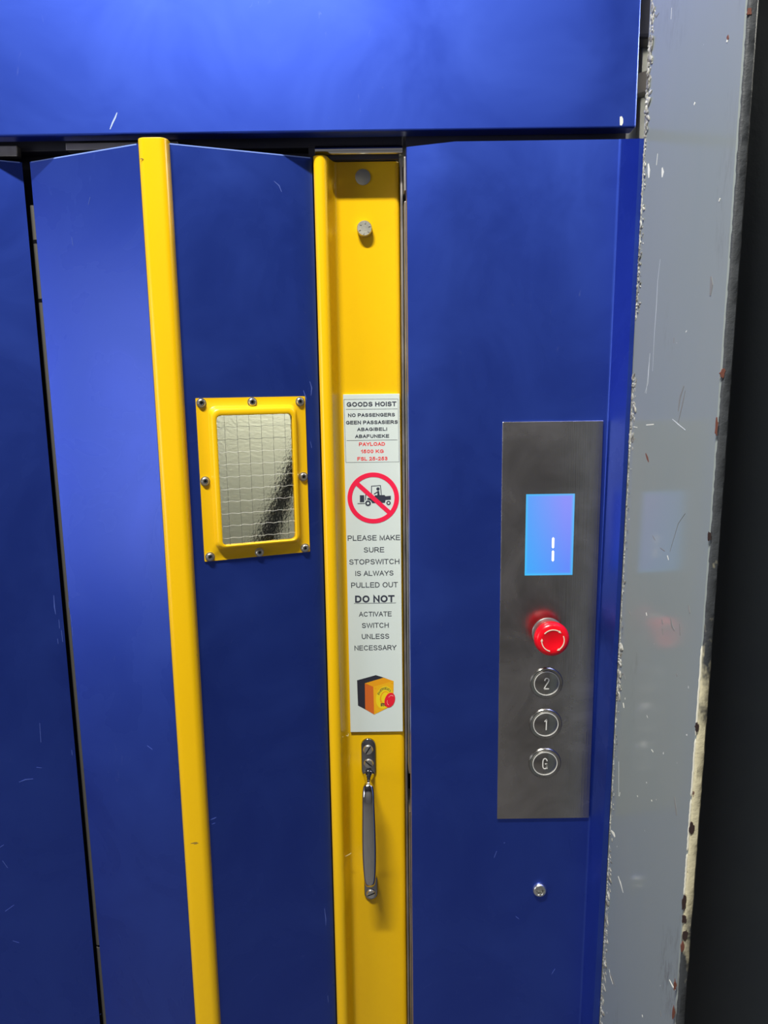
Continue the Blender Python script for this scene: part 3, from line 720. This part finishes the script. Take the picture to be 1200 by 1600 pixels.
# ================================================================== SIGN
sg = empty('warning_sign', (-0.0135, 0.0700, 1.057)); tag(sg, 'tall white printed notice board on the yellow post above the handle', 'sign')
SYF = 0.0690
obj('board', box(-0.0473, 0.0206, SYF, 0.0719, 1.0570, 1.4902), SIGNW, sg, bevel=0.0003)
YI = SYF - 0.0001
def S(px, py): return at(px, py, SYF)
def line_(body, x0, x1, y0, y1, mat, bold=0.0):
    a = S(x0, (y0 + y1) / 2)[0]; b = S(x1, (y0 + y1) / 2)[0]; c = (x0 + x1) / 2
    lettering('lettering', body, a, b, S(c, y1)[1], S(c, y0)[1], YI, mat, sg, bold)
for a in (('GOODS HOIST', 541.7, 619.4, 627.8, 635.2, INK, 0.036), ('NO PASSENGERS', 543.8, 617, 645.6, 651.2, INK, 0.036), ('GEEN PASSASIERS', 540.6, 621.4, 657, 662.8, INK, 0.036),
          ('ABAGIBELI', 558, 604.7, 668, 673.3, INK, 0.036), ('ABAFUNEKE', 554.8, 608, 678.8, 684.2, INK, 0.036), ('PAYLOAD', 560.8, 601.6, 690.9, 696.7, INKR, 0.036),
          ('1500 KG', 564, 599.5, 702.3, 708, INKR, 0.036), ('FSL 25-253', 558.3, 605.4, 713.7, 719.5, INKR, 0.036),
          ('PLEASE MAKE', 543.3, 625.2, 836.3, 844.5, INKG), ('SURE', 568.6, 600.4, 855, 863.1, INKG), ('STOPSWITCH', 545.9, 624, 873.6, 881.8, INKG), ('IS ALWAYS', 555.2, 614.7, 891.8, 899.6, INKG),
          ('PULLED OUT', 548.7, 621.7, 909.8, 918, INKG), ('DO NOT', 554.8, 616.5, 930.2, 941.3, INK, 0.02), ('ACTIVATE', 560.8, 612, 955.6, 963.2, INKG), ('SWITCH', 565.7, 607.4, 973.2, 981, INKG),
          ('UNLESS', 565.3, 608, 990.4, 998.3, INKG), ('NECESSARY', 553.8, 619.4, 1008.2, 1016, INKG)):
    line_(*a)
def rule(x0, y0, x1, y1, wdt, mat=INKG, name='rule_line', parent=None, y=None):
    a, b = Vector(S(x0, y0)), Vector(S(x1, y1)); d = (b - a).normalized() * wdt; nn_ = Vector((-d.y, d.x))
    yy = YI if y is None else y
    return obj(name, prism_xz([tuple(a + nn_), tuple(b + nn_), tuple(b - nn_), tuple(a - nn_)], yy, yy + 0.00012), mat, parent or sg)
rule(540.5, 639.6, 621, 638.8, 0.00022); rule(541.6, 688.4, 621.2, 687.3, 0.00022); rule(553, 942.9, 618.7, 942, 0.00030, INK)
rule(537.3, 624.1, 622, 623.4, 0.00018); rule(540.4, 722.7, 623.6, 721.7, 0.00018); rule(537.5, 624, 540.5, 722.7, 0.00018); rule(622, 623.4, 623.6, 721.7, 0.00018)
# prohibition pictogram
pg = empty('forklift_pictogram', (*[S(583.4, 778.3)[0]], SYF, S(583.4, 778.3)[1]), parent=sg); pg['label'] = 'no forklift trucks symbol in a red ring'
def C3(x, y): return (535 + x / 12.63, 735 + y / 12.63)
def poly(name, pts, mat, parent, conv, y):
    return obj(name, prism_xz([S(*conv(*p)) for p in pts], y, y + 0.00012), mat, parent)
cxs, czs = S(583.2, 778.2); RO = 0.03165
RI = RO * 0.823
obj('ring', ring_prism([(circ(cxs, czs, RO, 72), YI - 0.0002), (circ(cxs, czs, RI, 72), YI - 0.0002), (circ(cxs, czs, RI, 72), YI), (circ(cxs, czs, RO, 72), YI)]), PROH, pg)
d45 = math.radians(-43); dx, dz = math.cos(d45), math.sin(d45); hw = 0.0027; rl = RI + 0.0006
obj('slash', prism_xz([(cxs - dx * rl - dz * hw, czs - dz * rl + dx * hw), (cxs + dx * rl - dz * hw, czs + dz * rl + dx * hw), (cxs + dx * rl + dz * hw, czs + dz * rl - dx * hw), (cxs - dx * rl + dz * hw, czs - dz * rl - dx * hw)], YI - 0.00022, YI), PROH, pg)
YT = YI - 0.00004
bm = bmesh.new()
def pxy(pts, y=YT): prism_xz([S(*C3(*p)) for p in pts], y, y + 0.0001, bm)
pxy([(345, 490), (430, 490), (430, 628), (345, 628)])                                   # load
pxy([(452, 470), (470, 470), (462, 590), (445, 590)])                                   # mast
pxy([(300, 648), (455, 645), (455, 660), (300, 662)])                                   # forks
pxy([(500, 540), (620, 560), (640, 490), (830, 485), (850, 510), (955, 500), (957, 578), (850, 585), (840, 640), (590, 648), (560, 600), (485, 575)])   # body
pxy([(568, 310), (582, 310), (580, 470), (566, 470)]); pxy([(568, 304), (755, 290), (756, 304), (568, 318)]); pxy([(742, 296), (757, 294), (776, 486), (762, 488)])   # cab
pxy([(700, 405), (725, 405), (735, 488), (690, 488), (692, 440), (630, 475), (618, 462)])   # driver
prism_xz([S(*C3(702 + 33 * math.cos(k / 16 * 2 * math.pi), 366 + 33 * math.sin(k / 16 * 2 * math.pi))) for k in range(16)], YT, YT + 0.0001, bm)
obj('truck_silhouette', bm, INK, pg)
for (x, y, ro, ri) in ((506, 648, 58, 26), (910, 642, 44, 20)):
    c0 = S(*C3(x, y)); k = 0.79 / 1150 / 12.63 * 1.12
    obj('wheel_halo', prism_xz(circ(c0[0], c0[1], ro * k * 1.14, 28), YT - 0.00004, YT + 0.0001), SIGNW, pg)
    obj('wheel', ring_prism([(circ(c0[0], c0[1], ro * k, 28), YT - 0.0001), (circ(c0[0], c0[1], ri * k, 28), YT - 0.0001), (circ(c0[0], c0[1], ri * k, 28), YT), (circ(c0[0], c0[1], ro * k, 28), YT)]), INK, pg)
# printed picture of an emergency stop box
pb = empty('stop_switch_picture', (-0.012, SYF, 1.10), parent=sg); pb['label'] = 'printed picture of a yellow and black stop switch box'
def C4(x, y): return (550 + x / 15, 1045 + y / 15)
P_BLK = plain('print_black', (0.022, 0.022, 0.035), 0.5); P_YEL = plain('print_yellow', (0.80, 0.42, 0.005), 0.5); P_ORG = plain('print_orange', (0.62, 0.13, 0.015), 0.5)
P_LEM = plain('print_lemon', (0.82, 0.62, 0.01), 0.5); P_AMB = plain('print_amber', (0.78, 0.33, 0.004), 0.5); P_RED = plain('print_red', (0.75, 0.01, 0.03), 0.5); P_PNK = plain('print_pink', (0.9, 0.35, 0.35), 0.5)
poly('print_area', [(118, 270), (560, 148), (745, 205), (960, 285), (500, 1060), (300, 945), (140, 860)], P_BLK, pb, C4, YI)
poly('print_area', [(300, 340), (740, 208), (975, 285), (500, 420)], P_AMB, pb, C4, YI - 0.00012)
poly('print_area', [(300, 345), (500, 420), (520, 1070), (310, 945)], P_ORG, pb, C4, YI - 0.00014)
poly('print_area', [(500, 420), (975, 285), (968, 850), (520, 1070)], P_YEL, pb, C4, YI - 0.00013)
def ell(cx, cy, rx, ry, rot, n=32, a0=0, a1=360):
    c, s = math.cos(math.radians(rot)), math.sin(math.radians(rot))
    return [(cx + rx * math.cos(t) * c - ry * math.sin(t) * s, cy + rx * math.cos(t) * s + ry * math.sin(t) * c) for t in [math.radians(a0 + (a1 - a0) * k / n) for k in range(n)]]
poly('print_area', ell(755, 670, 190, 268, 14), P_LEM, pb, C4, YI - 0.00018)
poly('print_area', ell(765, 680, 108, 160, 14), P_AMB, pb, C4, YI - 0.00022)
poly('print_area', ell(775, 672, 88, 128, 14), P_LEM, pb, C4, YI - 0.00026)
for cx, cy in ((550, 455), (935, 335), (545, 1000)): poly('print_area', ell(cx, cy, 20, 22, 0, 14), P_AMB, pb, C4, YI - 0.00018)
def wp(u, v):
    a = math.radians(190 + 122 * u); rr = 0.72 + 0.20 * v
    X, Y = 190 * rr * math.cos(a), 268 * rr * math.sin(a); c, s = math.cos(math.radians(14)), math.sin(math.radians(14))
    return S(*C4(755 + X * c - Y * s, 670 + X * s + Y * c))
lettering('print_lettering', 'EMERGENCY', 0, 1, 0, 1, YI - 0.00030, P_BLK, pb, 0.00022, warp=wp)
lettering('print_lettering', 'STOP', S(*C4(672, 850))[0], S(*C4(850, 850))[0], S(*C4(700, 875))[1], S(*C4(700, 805))[1], YI - 0.00030, P_BLK, pb, 0.03)
poly('print_area', ell(885, 730, 118, 178, 18), P_RED, pb, C4, YI - 0.00036)
def arcp(cx, cy, rx, ry, rot, a0, a1, k=0.90):
    return ell(cx, cy, rx, ry, rot, 14, a0, a1) + ell(cx, cy, rx * k, ry * k, rot, 14, a0, a1)[::-1]
poly('print_area', arcp(905, 735, 78, 125, 18, 205, 300), P_PNK, pb, C4, YI - 0.00040)
poly('print_area', arcp(905, 735, 78, 125, 18, 95, 175), P_PNK, pb, C4, YI - 0.00040)

# ================================================================== GREY STEEL COLUMN
gc = empty('steel_column', (0.27, -0.12, 0.0)); tag(gc, 'tall grey painted steel column flange with chipped cream edge', 'column')
def lx(z): return 0.0088 * (z - 1.33) if z < 1.33 else 0.0060 * (z - 1.33)
def col_strip(name, pts, mat, nz=60, jag=None, smooth=False, bevel=0):
    bm = bmesh.new(); rows = []
    for k in range(nz + 1):
        z = 0.0 + 3.5 * k / nz
        rows.append([bm.verts.new((x + lx(z), y + (jag(i, k) if jag else 0), z)) for i, (x, y) in enumerate(pts)])
    n = len(pts)
    for a, b in zip(rows, rows[1:]):
        for i in range(n): bm.faces.new((a[i], a[(i + 1) % n], b[(i + 1) % n], b[i]))
    bm.faces.new(rows[0]); bm.faces.new(rows[-1][::-1])
    return obj(name, bm, mat, gc, smooth=smooth, bevel=bevel)
col_strip('column_face', [(0.2600, -0.0440), (0.2645, -0.0900), (0.2772, -0.2090), (0.2782, -0.2106), (0.2836, -0.2060), (0.2680, -0.0440)], COLM)
random.seed(3)
jr = [random.uniform(-0.00025, 0.00025) for _ in range(4000)]
eb = col_strip('column_edge', [(0.2774, -0.2088), (0.2784, -0.2112), (0.2800, -0.2122), (0.2850, -0.2118), (0.2866, -0.2100), (0.2866, -0.2020), (0.2790, -0.2020)], EDGEP, 700, lambda i, k: jr[(k * 3 + i) % 4000] if 0 < i < 5 else 0, smooth=True)
eb['label'] = 'worn front edge, dark above and cream below'
# raised primer bead where the face paint breaks at the edge, in several broken lengths
def fz(py, Y=-0.211): return at(1100, py, Y)[1]
random.seed(11)
for (y0, y1) in ((1010, 1150), (1155, 1245), (1250, 1330), (1335, 1400)):
    z1, z0 = fz(y0), fz(y1); n_ = 24; pts = []
    for k in range(n_ + 1):
        z = z0 + (z1 - z0) * k / n_; pts.append((0.2776 + lx(z) + random.uniform(-.0002, .0002), -0.2100, z))
    obj('paint_bead', tube(pts, [0.0009 * (1 if 0 < i < n_ else 0.3) for i in range(n_ + 1)], 6), plain('bead_cream', (0.78, 0.76, 0.62), 0.5), gc, smooth=True)
# rust and chips on the front edge
RUST = plain('rust_chip', (0.16, 0.055, 0.035), 0.8); RUSTD = plain('rust_dark', (0.035, 0.018, 0.016), 0.8)
def blob(name, px, py, rx, ry, mat, Y=-0.2124, jag=0.35, face=False):
    x, z = at(px, py, Y); pts = []
    for k in range(14):
        a = 2 * math.pi * k / 14; j = 1 + random.uniform(-jag, jag); pts.append((x + rx * j * math.cos(a), z + ry * j * math.sin(a)))
    return obj(name, prism_xz(pts, Y - 0.0001, Y + 0.0010), mat, gc)
for a in ((1171, 18, .0016, .0024, RUST), (1129, 583, .0020, .0036, RUST), (1120, 668, .0010, .0085, RUST), (1109, 839, .0013, .0045, RUSTD), (1089, 1136, .0014, .0040, RUSTD), (1081, 1295, .0020, .0055, RUSTD),
          (1069, 1412, .0018, .0070, RUSTD), (1069, 1437, .0022, .0040, RUSTD), (1071, 1462, .0020, .0060, RUSTD), (1066, 1480, .0016, .0050, RUST), (1055, 1540, .0012, .0060, RUST), (1053, 1582, .0012, .0070, RUST)):
    blob('rust_chip', *a)
# chips and scratches on the broad face (drawn on the face plane)
def face_pt(px, py):
    z = 1.5
    for _ in range(4):
        a = Vector((0.2600 + lx(z), -0.0440, 0)); b = Vector((0.2772 + lx(z), -0.2090, 0)); d = (b - a).normalized(); nrm = Vector((-d.y, d.x, 0))
        r = _w(Vector((px - 600.0, py - 800.0, F_PX))); p = CAM + r * ((a - CAM).dot(nrm) / r.dot(nrm)); z = p.z
    return p, d
def face_chip(name, pts, mat, wd=0.0008):
    P = []
    for p in pts:
        q, d = face_pt(*p); P.append(q)
    bm = bmesh.new(); L, R_ = [], []; n = len(P); nx = Vector((d.y, -d.x, 0)); nx = nx if nx.x < 0 else -nx
    for i, q in enumerate(P):
        t_ = (P[min(n - 1, i + 1)] - P[max(0, i - 1)]).normalized(); s = t_.cross(nx).normalized(); k = wd * (1 - 0.6 * abs(2 * i / (n - 1) - 1))
        L.append(bm.verts.new(q + s * k + nx * 0.0003)); R_.append(bm.verts.new(q - s * k + nx * 0.0003))
    for i in range(n - 1): bm.faces.new((L[i], L[i + 1], R_[i + 1], R_[i]))
    r = bmesh.ops.extrude_face_region(bm, geom=list(bm.faces))
    for v in [g for g in r['geom'] if isinstance(g, bmesh.types.BMVert)]: v.co -= nx * 0.0003
    return obj(name, bm, mat, gc)
PALEC = plain('primer_chip', (0.80, 0.80, 0.68), 0.5); RUBD = plain('rub_dark', (0.20, 0.20, 0.19), 0.7); SCRL = plain('scratch_light', (0.62, 0.66, 0.66), 0.5)
for pts, mt, wd in (([(1013, 256), (1014, 268), (1014, 278)], PALEC, .0022), ([(1028, 240), (1026, 258)], PALEC, .0010), ([(1035, 262), (1036, 270), (1035, 277)], PALEC, .0024), ([(1050, 12), (1049, 30)], PALEC, .0008),
                    ([(1137, 56), (1138, 62)], RUST, .0030), ([(1137, 62), (1136, 66)], PALEC, .0026), ([(1010, 664), (1022, 663)], PALEC, .0012), ([(990, 667), (996, 668)], PALEC, .0008),
                    ([(1009, 708), (1012, 716), (1014, 722)], RUST, .0018), ([(1124, 312), (1125, 313)], PALEC, .0030), ([(1085, 161), (1086, 163)], PALEC, .0026), ([(1010, 957), (1011, 962)], PALEC, .0022),
                    ([(974, 1098), (975, 1106)], PALEC, .0024), ([(977, 1090), (977, 1093)], PALEC, .0010), ([(1018, 1171), (1021, 1175)], PALEC, .0014), ([(955, 1298), (959, 1303), (961, 1308)], PALEC, .0024),
                    ([(966, 1369), (970, 1380), (974, 1395)], PALEC, .0016), ([(953, 1520), (957, 1530), (961, 1541)], RUBD, .0022), ([(952, 1514), (954, 1526), (958, 1538)], PALEC, .0007),
                    ([(969, 1238), (968, 1244)], PALEC, .0010), ([(996, 1243), (997, 1245)], PALEC, .0016), ([(1018, 1250), (1019, 1252)], PALEC, .0018), ([(1004, 1586), (1004, 1589)], PALEC, .0022),
                    ([(1046, 1531), (1051, 1541), (1056, 1547)], PALEC, .0010), ([(1010, 615), (1035, 672), (1052, 673)][:1] + [(1052, 655), (1071, 672)][0:0] + [(1016, 552), (1014, 580), (1013, 598), (1008, 614)], SCRL, .0004),
                    ([(1032, 405), (1028, 440), (1026, 480), (1023, 520), (1020, 580)], SCRL, .0004), ([(1051, 655), (1060, 663), (1071, 672)], SCRL, .0005), ([(1069, 603), (1063, 620), (1060, 642)], RUBD, .0012),
                    ([(1071, 610), (1066, 634), (1060, 660)], RUBD, .0008), ([(1111, 432), (1112, 446), (1110, 462)], RUBD, .0022), ([(1053, 528), (1053, 536)], RUBD, .0016), ([(1034, 968), (1036, 975)], RUBD, .0022),
                    ([(1048, 965), (1050, 978), (1054, 985)], RUBD, .0014), ([(1062, 975), (1063, 992)], RUBD, .0018), ([(1035, 982), (1036, 992)], RUBD, .0014), ([(1076, 946), (1078, 958)], RUBD, .0018),
                    ([(1057, 1052), (1058, 1056)], RUBD, .0018), ([(1020, 837), (1024, 844)], RUBD, .0014), ([(1032, 856), (1039, 861)], RUBD, .0012), ([(1043, 868), (1045, 875)], PALEC, .0012),
                    ([(1071, 802), (1060, 818), (1054, 838), (1047, 862)], RUBD, .0003), ([(1054, 1245), (1056, 1262), (1057, 1274)], RUBD, .0012), ([(1032, 1580), (1033, 1588)], RUBD, .0018),
                    ([(1018, 36 // 2), (1026, 26), (1030, 20)], RUBD, .0008), ([(967, 1100 + 90), (967, 1244)], SCRL, .0003), ([(983, 955), (985, 961)], RUBD, .0016), ([(968, 1058), (974, 1052), (978, 1062)], RUBD, .0007)):
    face_chip('paint_mark', pts, mt, wd)
# lumpy filler along the inner edge where column meets the blue flange
def lump_run(y0, y1, size, n_, xo=0.0, sd=0):
    random.seed(sd); bm = bmesh.new()
    for k in range(n_):
        py = y0 + (y1 - y0) * (k + random.random()) / n_; z = at(980, py, -0.045)[1]
        c = Vector((0.2606 + lx(z) + xo + random.uniform(-.0006, .0010), -0.0465 - random.uniform(0, 0.007), z)); s = size * random.uniform(0.4, 1.1)
        mm = Matrix.Translation(c) @ Matrix.Rotation(random.random() * 3, 4, 'X') @ Matrix.Diagonal((0.55 * s, 1.1 * s, s * random.uniform(1.2, 3.2), 1))
        r = bmesh.ops.create_icosphere(bm, subdivisions=2, radius=1.0, matrix=mm)
        for v in r['verts']: v.co += Vector((random.uniform(-1, 1), random.uniform(-1, 1), random.uniform(-1, 1))) * s * 0.16
    za, zb = at(980, y1, -0.045)[1], at(980, y0, -0.045)[1]; m_ = max(8, int((zb - za) / 0.0016)); pts = []; rad = []
    for k in range(m_ + 1):
        z = za + (zb - za) * k / m_; pts.append((0.2606 + lx(z) + xo + random.uniform(-.0004, .0004), -0.0462 - random.uniform(0, .0012), z)); rad.append(size * random.uniform(0.45, 1.0))
    tube(pts, rad, 7, bm)
    o = obj('filler_ridge', bm, FILL, gc, smooth=True); o['kind'] = 'stuff'; return o
lump_run(0, 60, 0.0018, 16, 0.0004, 1); lump_run(60, 215, 0.0022, 44, 0.0, 2); lump_run(215, 500, 0.0012, 70, -0.0002, 3); lump_run(585, 700, 0.0022, 46, 0.0004, 4)
lump_run(1005, 1090, 0.0019, 34, 0.0, 5); lump_run(1300, 1620, 0.0019, 130, 0.0006, 6); lump_run(700, 1005, 0.0008, 40, -0.0004, 7); lump_run(1090, 1300, 0.0008, 30, -0.0004, 8)

# ================================================================== LIFT CAR seen through the little window
lc = empty('lift_car', (-0.25, 0.90, 0.1)); tag(lc, 'pale lift car gate panel glimpsed through the wired glass window', 'lift car')
obj('gate_panel', box(-0.90, 0.50, 0.900, 0.91, 0.10, 2.3), CARW, lc)
P0 = at(468, 715, 0.16); P1 = at(410, 860, 0.16)
dv = (Vector(P0) - Vector(P1)).normalized(); nv = Vector((-dv.y, dv.x)) * 0.0155
a_, b_ = Vector(P1) - dv * 0.12, Vector(P0) + dv * 0.06
obj('diagonal_brace', prism_xz([tuple(a_ - nv), tuple(b_ - nv * .7), tuple(b_ + nv * .7), tuple(a_ + nv)], 0.155, 0.165), plain('brace_dark', (0.02, 0.025, 0.03), 0.4), lc)
